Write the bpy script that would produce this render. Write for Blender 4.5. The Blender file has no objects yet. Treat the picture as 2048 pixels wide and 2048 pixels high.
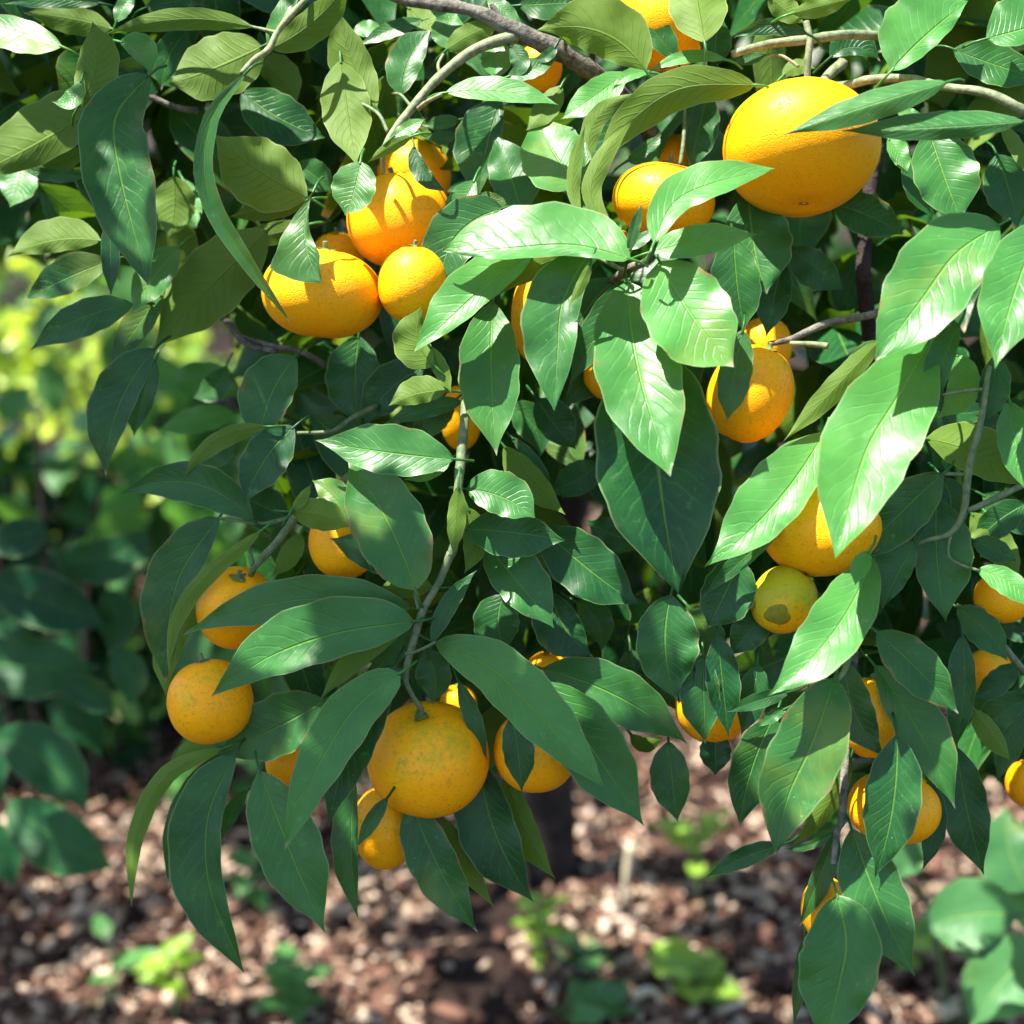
import bpy, bmesh, math, random
import numpy as np
from mathutils import Vector, Matrix
random.seed(7); rng = np.random.default_rng(11)
R = math.radians
S = bpy.context.scene
COL = S.collection

# ------------------------------------------------------------------ camera, sky, sun, exposure
PITCH = 18.0; FOV = 40.0; CAMZ = 1.10
cd = bpy.data.cameras.new('camera'); cam = bpy.data.objects.new('camera', cd); COL.objects.link(cam)
cam.location = (0, 0, CAMZ); cam.rotation_euler = (R(90 - PITCH), 0, 0)
cd.sensor_width = 36; cd.angle = R(FOV); cd.clip_start = 0.02; cd.clip_end = 400
cd.dof.use_dof = True; cd.dof.focus_distance = 0.765; cd.dof.aperture_fstop = 4.4
S.camera = cam
FW = Vector((0, math.cos(R(PITCH)), -math.sin(R(PITCH))))
UP = Vector((0, math.sin(R(PITCH)), math.cos(R(PITCH))))
RT = Vector((1, 0, 0))
SUNV = (RT * -0.36 + UP * 0.86 - FW * 0.36).normalized()      # towards the sun
w = bpy.data.worlds.new('World'); S.world = w; w.use_nodes = True
nt = w.node_tree; bg = nt.nodes['Background']
sky = nt.nodes.new('ShaderNodeTexSky'); sky.sky_type = 'NISHITA'; sky.sun_disc = False
sky.sun_elevation = math.asin(SUNV.z); sky.sun_rotation = math.atan2(SUNV.x, SUNV.y)
nt.links.new(sky.outputs[0], bg.inputs[0]); bg.inputs[1].default_value = 0.10
sl = bpy.data.lights.new('sun', 'SUN'); sl.energy = 5.0; sl.angle = R(0.53); sl.color = (1, 0.95, 0.86)
so = bpy.data.objects.new('sun', sl); COL.objects.link(so); so.rotation_euler = SUNV.to_track_quat('Z', 'Y').to_euler()
so.location = (0, 0, 5)
S.view_settings.view_transform = 'Standard'; S.view_settings.look = 'None'
S.view_settings.exposure = 1.88; S.view_settings.gamma = 1
S.render.engine = 'CYCLES'
S.cycles.max_bounces = 8; S.cycles.transmission_bounces = 6; S.cycles.diffuse_bounces = 5

# ------------------------------------------------------------------ measuring: photo position + distance -> point in the garden
TK = math.tan(R(FOV / 2)); D0 = 0.80
def at(x, y, d):
    p = FW + RT * ((x - 1024) / 1024 * TK) - UP * ((y - 1024) / 1024 * TK)
    return Vector((0, 0, CAMZ)) + p * d
def to_px(P):
    q = P - np.array([0, 0, CAMZ]); d = q @ np.array(FW)
    return 1024 + (q @ np.array(RT)) / d / TK * 1024, 1024 - (q @ np.array(UP)) / d / TK * 1024, d
OX = (0, 500, 1000, 1348); KT = 700 / 1932
def tile(t, u, v): return OX[int(t[0])] + u * KT, OX[int(t[1])] + v * KT
CM = 0.01
PXM = D0 * TK / 1024                                            # metres per photo pixel at the tree front

# ------------------------------------------------------------------ objects
def link(o, parent=None):
    COL.objects.link(o)
    if parent: o.parent = parent
    return o
def empty(name, loc, label, cat, group=None):
    o = bpy.data.objects.new(name, None); o.empty_display_size = 0.02; COL.objects.link(o); o.location = loc
    o['label'] = label; o['category'] = cat
    if group: o['group'] = group
    return o
def mesh_obj(name, V, F, mat, parent=None, uv=None, attrs=None, smooth=True):
    me = bpy.data.meshes.new(name)
    V = np.asarray(V, dtype=float)
    if parent is not None: V = V - np.array(parent.location)
    F = np.asarray(F, dtype=np.int32)
    me.vertices.add(len(V)); me.vertices.foreach_set('co', V.ravel())
    me.loops.add(F.size); me.loops.foreach_set('vertex_index', F.ravel())
    k = F.shape[1]
    me.polygons.add(len(F)); me.polygons.foreach_set('loop_start', np.arange(0, F.size, k, dtype=np.int32))
    me.update(calc_edges=True)
    if smooth: me.polygons.foreach_set('use_smooth', np.ones(len(F), dtype=bool))
    if uv is not None:
        l = me.uv_layers.new(name='UVMap'); l.data.foreach_set('uv', np.asarray(uv)[F.ravel()].ravel())
    for n, a in (attrs or {}).items():
        at_ = me.attributes.new(n, 'FLOAT', 'POINT'); at_.data.foreach_set('value', np.asarray(a, dtype=np.float32))
    me.validate(); me.materials.append(mat)
    o = bpy.data.objects.new(name, me)
    return link(o, parent)
def tube(pts, radii, n=8, smooth_steps=5, jitter=0.0):
    P = [Vector(p) for p in pts]
    if len(P) > 2 and smooth_steps:
        out, rr = [], []
        for i in range(len(P) - 1):
            p0, p1, p2, p3 = P[max(i - 1, 0)], P[i], P[i + 1], P[min(i + 2, len(P) - 1)]
            for s in range(smooth_steps):
                t = s / smooth_steps
                out.append(0.5 * ((2 * p1) + (p2 - p0) * t + (2 * p0 - 5 * p1 + 4 * p2 - p3) * t * t + (3 * p1 - p0 - 3 * p2 + p3) * t ** 3))
                rr.append(radii[i] * (1 - t) + radii[i + 1] * t)
        out.append(P[-1]); rr.append(radii[-1]); P = out; radii = rr
    V, F = [], []
    ref = Vector((0.31, -0.2, 0.93))
    for i, p in enumerate(P):
        d = (P[min(i + 1, len(P) - 1)] - P[max(i - 1, 0)]).normalized()
        a = d.cross(ref)
        if a.length < 1e-3: a = d.cross(Vector((1, 0, 0)))
        a.normalize(); b = d.cross(a)
        for k in range(n):
            ang = 2 * math.pi * k / n
            r = radii[i] * (1 + jitter * math.sin(3.1 * k + i * 1.7) + jitter * random.uniform(-.6, .6))
            V.append(p + (a * math.cos(ang) + b * math.sin(ang)) * r)
    for i in range(len(P) - 1):
        for k in range(n):
            F.append((i * n + k, i * n + (k + 1) % n, (i + 1) * n + (k + 1) % n, (i + 1) * n + k))
    c0 = len(V); V.append(P[0]); V.append(P[-1])
    m = (len(P) - 1) * n
    for k in range(n):
        F.append((c0, (k + 1) % n, k, k)); F.append((c0 + 1, m + k, m + (k + 1) % n, m + (k + 1) % n))
    return [tuple(v) for v in V], F
def py_obj(name, V, F, mat, parent=None, smooth=True):
    me = bpy.data.meshes.new(name)
    off = Vector(parent.location) if parent else Vector((0, 0, 0))
    me.from_pydata([Vector(v) - off for v in V], [], [tuple(dict.fromkeys(f)) for f in F]); me.update()
    if smooth: me.polygons.foreach_set('use_smooth', np.ones(len(me.polygons), dtype=bool))
    me.materials.append(mat)
    return link(bpy.data.objects.new(name, me), parent)

# ------------------------------------------------------------------ materials
class NB:
    def __init__(s, name):
        s.m = bpy.data.materials.new(name); s.m.use_nodes = True; s.t = s.m.node_tree; s.t.nodes.clear()
    def n(s, ty, **kw):
        x = s.t.nodes.new('ShaderNode' + ty)
        for k, v in kw.items(): setattr(x, k, v)
        return x
    def put(s, x, i, v):
        if v is None: return
        if hasattr(v, 'is_linked') or isinstance(v, bpy.types.NodeSocket): s.t.links.new(v, x.inputs[i])
        else: x.inputs[i].default_value = v
    def math(s, op, a, b=None, c=None, clamp=False):
        x = s.n('Math', operation=op, use_clamp=clamp); s.put(x, 0, a); s.put(x, 1, b); s.put(x, 2, c); return x.outputs[0]
    def mix(s, f, a, b, mode='MIX'):
        x = s.n('Mix', data_type='RGBA', blend_type=mode)
        s.put(x, 0, f)
        s.put(x, 6, a if not isinstance(a, tuple) else (*a, 1)); s.put(x, 7, b if not isinstance(b, tuple) else (*b, 1)); return x.outputs[2]
    def sstep(s, v, lo, hi, a=0.0, b=1.0):
        x = s.n('MapRange', interpolation_type='SMOOTHSTEP'); s.put(x, 0, v); s.put(x, 1, lo); s.put(x, 2, hi); s.put(x, 3, a); s.put(x, 4, b); return x.outputs[0]
    def noise(s, vec, scale, detail=2.0, rough=0.5, dist=0.0):
        x = s.n('TexNoise'); s.put(x, 'Vector', vec); s.put(x, 'Scale', scale); s.put(x, 'Detail', detail); s.put(x, 'Roughness', rough); s.put(x, 'Distortion', dist); return x.outputs[0]
    def vor(s, vec, scale, feature='F1'):
        x = s.n('TexVoronoi', feature=feature); s.put(x, 'Vector', vec); s.put(x, 'Scale', scale); return x.outputs[0]
    def bump(s, h, strength, dist, normal=None):
        x = s.n('Bump'); s.put(x, 'Height', h); s.put(x, 'Strength', strength); s.put(x, 'Distance', dist); s.put(x, 'Normal', normal); return x.outputs[0]
    def out(s, sh):
        o = s.n('OutputMaterial'); s.t.links.new(sh, o.inputs[0]); return s.m

def leaf_material(name, dark, light, under, trans, rough=0.34, transf=0.30, veins=1.0, rim=0.5, spec=0.33):
    b = NB(name)
    uv = b.n('UVMap').outputs[0]; sp = b.n('SeparateXYZ'); b.put(sp, 0, uv)
    t, v = sp.outputs[0], sp.outputs[1]
    av = b.math('ABSOLUTE', b.math('MULTIPLY_ADD', v, 2.0, -1.0))
    tone = b.n('Attribute', attribute_name='tone').outputs['Fac']
    obj = b.n('TexCoord').outputs['Object']
    n1 = b.noise(obj, 42, 3, 0.55); n2 = b.noise(obj, 300, 2, 0.6)
    mid = b.sstep(av, b.math('MULTIPLY_ADD', t, -0.035, 0.062), 0.012, 0.0, 1.0)
    ph = b.math('ADD', b.math('MULTIPLY', t, 12.0), b.math('MULTIPLY', av, -2.6))
    ph = b.math('ADD', ph, b.math('MULTIPLY', n1, 1.5))
    cosv = b.math('COSINE', b.math('MULTIPLY', ph, 6.2832))
    vein = b.math('POWER', b.math('MULTIPLY_ADD', cosv, 0.5, 0.5), 14.0)
    vein = b.math('MULTIPLY', vein, b.sstep(av, 0.97, 0.5))
    net = b.vor(obj, 420, 'DISTANCE_TO_EDGE'); netm = b.sstep(net, 0.10, 0.0)
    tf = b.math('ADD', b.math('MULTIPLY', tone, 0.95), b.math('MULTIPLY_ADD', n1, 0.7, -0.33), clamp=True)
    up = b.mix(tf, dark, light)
    up = b.mix(b.math('MULTIPLY', vein, 0.075 * veins), up, tuple(min(1, c * 2.2 + 0.02) for c in light))
    up = b.mix(b.math('MULTIPLY', netm, 0.10 * veins), up, light)
    up = b.mix(b.math('MULTIPLY', mid, b.math('MULTIPLY_ADD', tone, .2, .48)), up, (light[0] * 1.6 + .05, light[1] * 1.15 + .06, light[2] * 1.1))
    rm = b.math('MULTIPLY', b.sstep(av, 0.945, 0.985), rim)
    up = b.mix(rm, up, (0.22, 0.30, 0.13))
    age = b.n('Attribute', attribute_name='age').outputs['Fac']
    dry = b.math('MULTIPLY', b.sstep(b.math('ADD', t, b.math('MULTIPLY_ADD', n1, 0.10, -0.05)), 0.935, 0.985), age)
    up = b.mix(dry, up, (0.34, 0.30, 0.22))
    spk = b.math('MULTIPLY', b.sstep(b.vor(obj, 190), 0.055, 0.03), b.sstep(b.noise(obj, 30, 1), 0.52, 0.62))
    up = b.mix(b.math('MULTIPLY', spk, 0.8), up, (0.42, 0.45, 0.36))
    yel = b.math('MULTIPLY', b.sstep(b.noise(obj, 17, 3, 0.6), 0.52, 0.72), b.math('MULTIPLY', age, 0.35))
    up = b.mix(yel, up, (0.20, 0.24, 0.03))
    brn = b.math('MULTIPLY', b.sstep(b.math('ADD', b.noise(obj, 70, 4, 0.7), b.math('MULTIPLY', b.sstep(av, .7, 1.0), .22)), 0.74, 0.80), b.math('MULTIPLY_ADD', age, 0.6, .15))
    up = b.mix(brn, up, (0.16, 0.10, 0.035))
    rub = b.math('MULTIPLY', b.sstep(b.noise(obj, 210, 5, 0.8), 0.60, 0.70), b.sstep(b.noise(obj, 22, 2), 0.48, 0.66, 0, .45))
    up = b.mix(rub, up, (0.30, 0.31, 0.22))
    blot = b.math('MULTIPLY', b.sstep(b.noise(obj, 95, 4, 0.7), 0.60, 0.74), 0.28)
    up = b.mix(blot, up, tuple(c * 1.7 + 0.01 for c in light))
    un = b.mix(b.math('MULTIPLY_ADD', n1, 0.9, -0.2, clamp=True), under, tuple(c * 0.72 for c in under))
    un = b.mix(b.math('MULTIPLY', vein, 0.22), un, tuple(c * 0.62 for c in under))
    un = b.mix(b.math('MULTIPLY', mid, 0.5), un, tuple(min(1, c * 1.45) for c in under))
    un = b.mix(b.math('MULTIPLY', rm, .8), un, (0.30, 0.34, 0.14))
    bf = b.n('NewGeometry').outputs['Backfacing']
    colr = b.mix(bf, up, un)
    hgt = b.math('ADD', b.math('MULTIPLY', b.math('MULTIPLY', vein, b.sstep(b.noise(obj, 24, 1), .36, .62, .35, 1.0)), -0.16), b.math('MULTIPLY', b.noise(obj, 40, 2, 0.45), 2.3))
    hgt = b.math('ADD', hgt, b.math('MULTIPLY', mid, -0.9))
    hgt = b.math('ADD', hgt, b.math('MULTIPLY', n2, 0.08))
    nrm = b.bump(hgt, 0.55, 0.0016)
    p = b.n('BsdfPrincipled'); b.put(p, 'Base Color', colr)
    b.put(p, 'Roughness', b.math('ADD', b.math('MULTIPLY_ADD', n2, 0.16, rough - 0.06), b.math('MULTIPLY', bf, 0.25)))
    b.put(p, 'IOR', 1.45); b.put(p, 'Specular IOR Level', spec); b.put(p, 'Normal', nrm)
    tr = b.n('BsdfTranslucent'); b.put(tr, 'Normal', nrm)
    tc = b.mix(tone, tuple(c * .55 for c in trans), tuple(min(1, c * 2.0) for c in trans)); tc = b.mix(b.math('MULTIPLY', b.math('ADD', vein, mid, clamp=True), 0.35), tc, tuple(c * 0.55 for c in trans))
    b.put(tr, 'Color', tc)
    ms = b.n('MixShader'); b.put(ms, 0, transf); b.t.links.new(p.outputs[0], ms.inputs[1]); b.t.links.new(tr.outputs[0], ms.inputs[2])
    return b.out(ms.outputs[0])

LEAF = leaf_material('citrus_leaf', (0.004, 0.048, 0.013), (0.058, 0.215, 0.042), (0.090, 0.165, 0.016), (0.17, 0.36, 0.012), rough=0.36, transf=0.24)
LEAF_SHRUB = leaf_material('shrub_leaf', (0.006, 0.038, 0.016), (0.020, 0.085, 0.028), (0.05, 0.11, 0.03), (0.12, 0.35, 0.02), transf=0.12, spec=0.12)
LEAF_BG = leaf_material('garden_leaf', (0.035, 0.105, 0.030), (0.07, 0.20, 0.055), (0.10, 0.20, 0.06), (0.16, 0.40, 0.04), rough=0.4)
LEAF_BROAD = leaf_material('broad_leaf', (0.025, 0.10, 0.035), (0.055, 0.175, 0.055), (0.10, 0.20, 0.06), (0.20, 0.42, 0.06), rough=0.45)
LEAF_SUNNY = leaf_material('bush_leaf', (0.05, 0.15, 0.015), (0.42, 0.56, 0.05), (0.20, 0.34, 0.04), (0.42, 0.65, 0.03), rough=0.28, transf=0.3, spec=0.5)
LEAF_YOUNG = leaf_material('young_leaf', (0.09, 0.20, 0.02), (0.24, 0.40, 0.05), (0.22, 0.36, 0.05), (0.36, 0.56, 0.04), rough=0.36, transf=0.35)

def peel_material():
    b = NB('mandarin_peel')
    tc = b.n('TexCoord').outputs['Object']
    g = b.n('Attribute', attribute_type='OBJECT', attribute_name='green').outputs['Fac']
    rnd = b.n('ObjectInfo').outputs['Random']
    sx = b.n('SeparateXYZ'); b.put(sx, 0, b.n('TexCoord').outputs['Generated'])
    off = b.n('VectorMath', operation='ADD'); b.put(off, 0, tc); b.t.links.new(rnd, off.inputs[1])
    oc = off.outputs[0]
    n1 = b.noise(oc, 40, 3, 0.6); n2 = b.noise(oc, 330, 3, 0.7); n3 = b.noise(oc, 900, 1, 0.5)
    base = b.mix(n1, (0.94, 0.31, 0.001), (0.92, 0.46, 0.003))
    top = b.sstep(sx.outputs[2], 0.25, 1.0)
    gm = b.math('ADD', b.math('MULTIPLY', n1, 1.1), b.math('MULTIPLY', top, 0.35))
    gm = b.math('ADD', gm, b.math('MULTIPLY_ADD', n2, 0.55, -0.28))
    gm = b.math('MULTIPLY', b.sstep(gm, b.math('MULTIPLY_ADD', g, -0.78, 1.0), b.math('MULTIPLY_ADD', g, -0.62, 1.34)), b.math('MULTIPLY_ADD', g, 0.6, 0.4))
    col = b.mix(gm, base, (0.34, 0.33, 0.012))
    col = b.mix(b.math('MULTIPLY', b.sstep(n2, 0.53, 0.68), b.math('MULTIPLY_ADD', g, .8, .22)), col, (0.36, 0.25, 0.01))
    pore = b.vor(oc, 760); col = b.mix(b.math('MULTIPLY', b.sstep(pore, 0.30, 0.05), 0.24), col, (0.55, 0.19, 0.004))
    scar = b.math('MULTIPLY', b.sstep(b.noise(oc, 120, 5, 0.75, 1.5), 0.68, 0.74), 0.4)
    col = b.mix(scar, col, (0.32, 0.15, 0.03))
    h = b.math('ADD', b.math('MULTIPLY', b.sstep(pore, 0.0, 0.42), 1.0), b.math('MULTIPLY', b.noise(oc, 110, 2), 1.0))
    p = b.n('BsdfPrincipled'); b.put(p, 'Base Color', col); b.put(p, 'Roughness', b.math('MULTIPLY_ADD', n3, 0.16, 0.36))
    b.put(p, 'Normal', b.bump(h, 0.42, 0.0008)); b.put(p, 'IOR', 1.45); b.put(p, 'Specular IOR Level', 0.26)
    b.put(p, 'Subsurface Weight', 0.06); b.put(p, 'Subsurface Radius', (0.006, 0.0025, 0.0004)); b.put(p, 'Subsurface Scale', 1.0)
    return b.out(p.outputs[0])
PEEL = peel_material()

def simple(name, c1, c2, scale, rough=0.7, bump=0.4, dist=0.002, stretch=None, detail=4):
    b = NB(name); tc = b.n('TexCoord').outputs['Object']
    if stretch:
        m = b.n('Mapping'); b.put(m, 0, tc); m.inputs['Scale'].default_value = stretch; tc = m.outputs[0]
    n = b.noise(tc, scale, detail, 0.65)
    p = b.n('BsdfPrincipled'); b.put(p, 'Base Color', b.mix(b.sstep(n, 0.3, 0.7), c1, c2)); b.put(p, 'Roughness', rough); b.put(p, 'Specular IOR Level', 0.2)
    b.put(p, 'Normal', b.bump(b.noise(tc, scale * 2.3, detail, 0.7), bump, dist))
    return b.out(p.outputs[0])
BARK = simple('grey_bark', (0.055, 0.05, 0.042), (0.20, 0.19, 0.155), 160, 0.85, 0.9, 0.002)
BARK_TRUNK = simple('trunk_bark', (0.012, 0.009, 0.009), (0.040, 0.030, 0.027), 40, 0.9, 1.0, 0.006)
TWIG = simple('green_twig', (0.075, 0.115, 0.05), (0.16, 0.20, 0.10), 210, 0.55, 0.5, 0.0008)
TWIG_PALE = simple('pale_twig', (0.10, 0.13, 0.06), (0.24, 0.26, 0.15), 190, 0.6, 0.5, 0.0008)
CALYX = simple('calyx_green', (0.07, 0.12, 0.03), (0.14, 0.19, 0.06), 500, 0.6, 0.5, 0.0006)
SCAR = simple('blossom_scar', (0.20, 0.09, 0.02), (0.42, 0.22, 0.05), 900, 0.8, 0.5, 0.0004)
BLEMISH = simple('dull_patch', (0.16, 0.15, 0.012), (0.24, 0.19, 0.015), 300, 0.6, 0.3, 0.0005)
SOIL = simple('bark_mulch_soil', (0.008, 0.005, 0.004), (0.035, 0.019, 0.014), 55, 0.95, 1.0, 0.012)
DRY = simple('dry_stalk', (0.36, 0.30, 0.20), (0.55, 0.48, 0.34), 120, 0.8, 0.4, 0.001)
def chip_material():
    b = NB('mulch_chip'); rnd = b.n('NewGeometry').outputs['Random Per Island']; tc = b.n('TexCoord').outputs['Object']
    r = b.n('ValToRGB'); b.put(r, 0, rnd); e = r.color_ramp.elements
    e[0].position = 0.0; e[0].color = (0.018, 0.010, 0.008, 1); e[1].position = 1.0; e[1].color = (0.68, 0.54, 0.42, 1)
    for pos, c in ((0.28, (0.055, 0.023, 0.016, 1)), (0.56, (0.17, 0.085, 0.057, 1)), (0.78, (0.46, 0.33, 0.225, 1))):
        x = e.new(pos); x.color = c
    n = b.noise(tc, 140, 3, 0.6)
    p = b.n('BsdfPrincipled'); b.put(p, 'Base Color', b.mix(b.math('MULTIPLY', n, 0.7), r.outputs[0], (0.05, 0.03, 0.022))); b.put(p, 'Roughness', 0.8); b.put(p, 'Specular IOR Level', 0.15)
    b.put(p, 'Normal', b.bump(n, 0.6, 0.002)); return b.out(p.outputs[0])
CHIP = chip_material()

# ------------------------------------------------------------------ leaf geometry
def sms(x, a, b):
    x = np.clip((x - a) / (b - a), 0, 1); return x * x * (3 - 2 * x)
def prof(t, shape):
    t = np.clip(t, 0, 1)
    if shape == 't': return np.where(t < .72, np.clip(t / .72, 0, 1) ** 1.5, np.clip((1 - t) / .28, 0, 1) ** .9)
    if shape == 'r': return np.sin(np.pi * t ** 0.90) ** (.54 + .62 * sms(t, .7, 1) + .1 * (1 - sms(t, 0, .2)))
    if shape == 'a': return np.sin(np.pi * t ** 0.72) ** (.85 + .3 * sms(t, .6, 1))
    return np.sin(np.pi * t ** 0.86) ** (.60 + .72 * sms(t, .55, 1) + .28 * (1 - sms(t, 0, .3)))
def curve(pts, t):
    pts = np.array(pts, float)
    if len(pts) == 2: return pts[0] + (pts[1] - pts[0]) * t[:, None]
    seg = np.linalg.norm(np.diff(pts, axis=0), axis=1); s = np.concatenate([[0], np.cumsum(seg)]) / seg.sum()
    if len(pts) == 3:                                         # quadratic through the three points
        a, m, c = pts; tm = s[1]; q = (m - (1 - tm) ** 2 * a - tm ** 2 * c) / (2 * tm * (1 - tm))
        return ((1 - t) ** 2)[:, None] * a + (2 * t * (1 - t))[:, None] * q + (t ** 2)[:, None] * c
    out = np.zeros((len(t), 2))
    for i, tt in enumerate(t):
        k = min(max(np.searchsorted(s, tt) - 1, 0), len(pts) - 2); u = (tt - s[k]) / (s[k + 1] - s[k])
        p0, p1, p2, p3 = pts[max(k - 1, 0)], pts[k], pts[k + 1], pts[min(k + 2, len(pts) - 1)]
        out[i] = 0.5 * (2 * p1 + (p2 - p0) * u + (2 * p0 - 5 * p1 + 4 * p2 - p3) * u * u + (3 * p1 - p0 - 3 * p2 + p3) * u ** 3)
    return out

def measured_leaf(t, pts, wl, wr, z, b=0.1, side='u', shape='n', fold=0.20, wave=0.095, sx=0.12, droop=0.25, tone=None, d0=D0, NT=20, NV=8, pet=True):
    """a leaf blade from its measured midrib, side widths, distance, slope and fold -> verts, faces, uv"""
    P = [tile(t, *map(float, q.split(','))) for q in pts.split(';')]
    tt = np.linspace(0, 1, NT + 1)
    C = curve(P, tt)
    T = np.gradient(C, axis=0); T /= np.linalg.norm(T, axis=1)[:, None] + 1e-9
    N = np.stack([T[:, 1], -T[:, 0]], 1)                      # the walker's left, in photo axes
    wp = prof(tt, shape); L = np.linalg.norm(np.diff(C, axis=0), axis=1).sum()
    vv = np.linspace(-1, 1, NV + 1)
    wl, wr = wl * KT * 1.06, wr * KT * 1.06
    W = np.where(vv[None, :] > 0, wl, wr) * wp[:, None]
    ph = random.uniform(0, 6.28); fr = random.uniform(1.6, 2.8); wmax = max(wl, wr)
    ripple = 1 + 0.035 * np.sin(tt[:, None] * 31 + ph + 2 * np.sign(vv)) * np.abs(vv[None, :])
    X = C[:, None, 0] + N[:, None, 0] * vv[None, :] * W * ripple
    Y = C[:, None, 1] + N[:, None, 1] * vv[None, :] * W * ripple
    cx, cy = C[:, 0].mean(), C[:, 1].mean()
    sgn = 1 if side == 'u' else -1
    dep = -(Y - cy) * b - (X - cx) * sx - sgn * fold * np.abs(vv)[None, :] * W
    dep = dep + sgn * droop * ((tt - 0.45) ** 2)[:, None] * L * 0.55
    dep = dep + wave * wmax * np.sin(2 * np.pi * fr * tt[:, None] + ph + np.where(vv > 0, 0, 1.9)[None, :]) * (vv ** 2)[None, :] * np.minimum(1, 4 * tt * (1 - tt) + .2)[:, None]
    dep = dep + 0.025 * wmax * np.sin(tt[:, None] * 23 + vv[None, :] * 3 + ph) * np.abs(vv)[None, :]
    sc = d0 * TK / 1024
    D = d0 + z * CM + dep * sc
    f, r, u = np.array(FW), np.array(RT), np.array(UP)
    pos = np.array([0, 0, CAMZ]) + D[..., None] * (f + ((X - 1024) / 1024 * TK)[..., None] * r - ((Y - 1024) / 1024 * TK)[..., None] * u)
    V = pos.reshape(-1, 3); n1 = NV + 1
    F = [(i * n1 + j, (i + 1) * n1 + j, (i + 1) * n1 + j + 1, i * n1 + j + 1) for i in range(NT) for j in range(NV)]
    F = np.array(F)
    e1 = V[F[:, 2]] - V[F[:, 0]]; e2 = V[F[:, 3]] - V[F[:, 1]]; nn = np.cross(e1, e2).sum(0)
    facing = nn @ (np.array([0, 0, CAMZ]) - V.mean(0)) > 0
    if facing != (side == 'u'): F = F[:, ::-1]
    UV = np.stack(np.broadcast_arrays(tt[:, None], (vv[None, :] + 1) / 2), -1).reshape(-1, 2)
    if pet:                                                   # petiole: a thin stalk behind the blade's base
        p0 = pos[0, NV // 2]; d_ = pos[0, NV // 2] - pos[2, NV // 2]; d_ /= np.linalg.norm(d_) + 1e-9
        ln = 0.010 if pet is True else pet
        q = [p0 - d_ * 0.002, p0 + d_ * ln * .5 + f * 0.001, p0 + d_ * ln + f * 0.007]
        tv, tf = tube(q, [0.0008, 0.0007, 0.0008], 6, 3)
        k0 = len(V); V = np.vstack([V, np.array(tv)])
        tf = [x for x in tf if len(set(x)) == 4]
        F = np.vstack([F, np.array(tf) + k0]); UV = np.vstack([UV, np.tile([0.02, 0.3], (len(tv), 1))])
    tn = (random.uniform(.62, 1.0) if b >= .4 else random.uniform(.25, .6) if b >= .25 else random.uniform(0.0, .32)) if tone is None else tone  # up-facing leaves coloured paler as if sunlit, the rest darker as if shaded
    ag = random.choice((0, 0, 0.5, 1.0))
    area = L * (wl + wr) * 0.6
    return V, F, UV, np.full(len(V), tn), np.full(len(V), ag), area

def leaf_cloud(base, dirs, nrm, length, width, tone, NT=7, NV=4, curl=0.25, fold=0.2):
    """many loose leaves given their base, direction and upper face normal"""
    n = len(base)
    dirs = dirs / np.linalg.norm(dirs, axis=1)[:, None]
    nrm = nrm - dirs * (nrm * dirs).sum(1)[:, None]; nrm = nrm / (np.linalg.norm(nrm, axis=1)[:, None] + 1e-9)
    side = np.cross(nrm, dirs)
    t = np.linspace(0, 1, NT + 1); v = np.linspace(-1, 1, NV + 1)
    wp = prof(t, 'n'); tt, vv = np.meshgrid(t, v, indexing='ij'); ww = np.broadcast_to(wp[:, None], tt.shape)
    ph = rng.uniform(0, 6.28, n)
    cu = curl * rng.uniform(0.2, 1.6, n); fo = fold * rng.uniform(-.2, 1.6, n)
    A = tt[None] * length[:, None, None]
    B = (vv * ww)[None] * width[:, None, None] * 0.5
    Cn = -cu[:, None, None] * (tt ** 2)[None] * length[:, None, None] + fo[:, None, None] * np.abs(B) \
        + 0.10 * width[:, None, None] * np.sin(tt[None] * 9 + ph[:, None, None] + vv[None]) * (vv ** 2)[None]
    P = base[:, None, None] + A[..., None] * dirs[:, None, None] + B[..., None] * side[:, None, None] + Cn[..., None] * nrm[:, None, None]
    m = (NT + 1) * (NV + 1); V = P.reshape(-1, 3); n1 = NV + 1
    f0 = np.array([(i * n1 + j, (i + 1) * n1 + j, (i + 1) * n1 + j + 1, i * n1 + j + 1) for i in range(NT) for j in range(NV)])
    F = (f0[None] + (np.arange(n) * m)[:, None, None]).reshape(-1, 4)
    UV = np.tile(np.stack([tt, (vv + 1) / 2], -1).reshape(-1, 2), (n, 1))
    return V, F, UV, np.repeat(tone, m), np.repeat(rng.choice([0, 0, 1.0], n), m)
def join(parts):
    V, F, U, T, A, k = [], [], [], [], [], 0
    for p in parts:
        V.append(p[0]); F.append(np.asarray(p[1]) + k); U.append(p[2]); T.append(p[3]); A.append(p[4]); k += len(p[0])
    return np.vstack(V), np.vstack(F), np.vstack(U), np.concatenate(T), np.concatenate(A)
def leaves_obj(name, data, mat, parent=None):
    V, F, U, T, A = data[:5]
    return mesh_obj(name, V, F, mat, parent, uv=U, attrs={'tone': T, 'age': A})
def rand_dirs(n, droop=0.5, spread=1.0):
    a = rng.normal(0, 1, (n, 3)) * spread; a[:, 2] -= droop; return a
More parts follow.
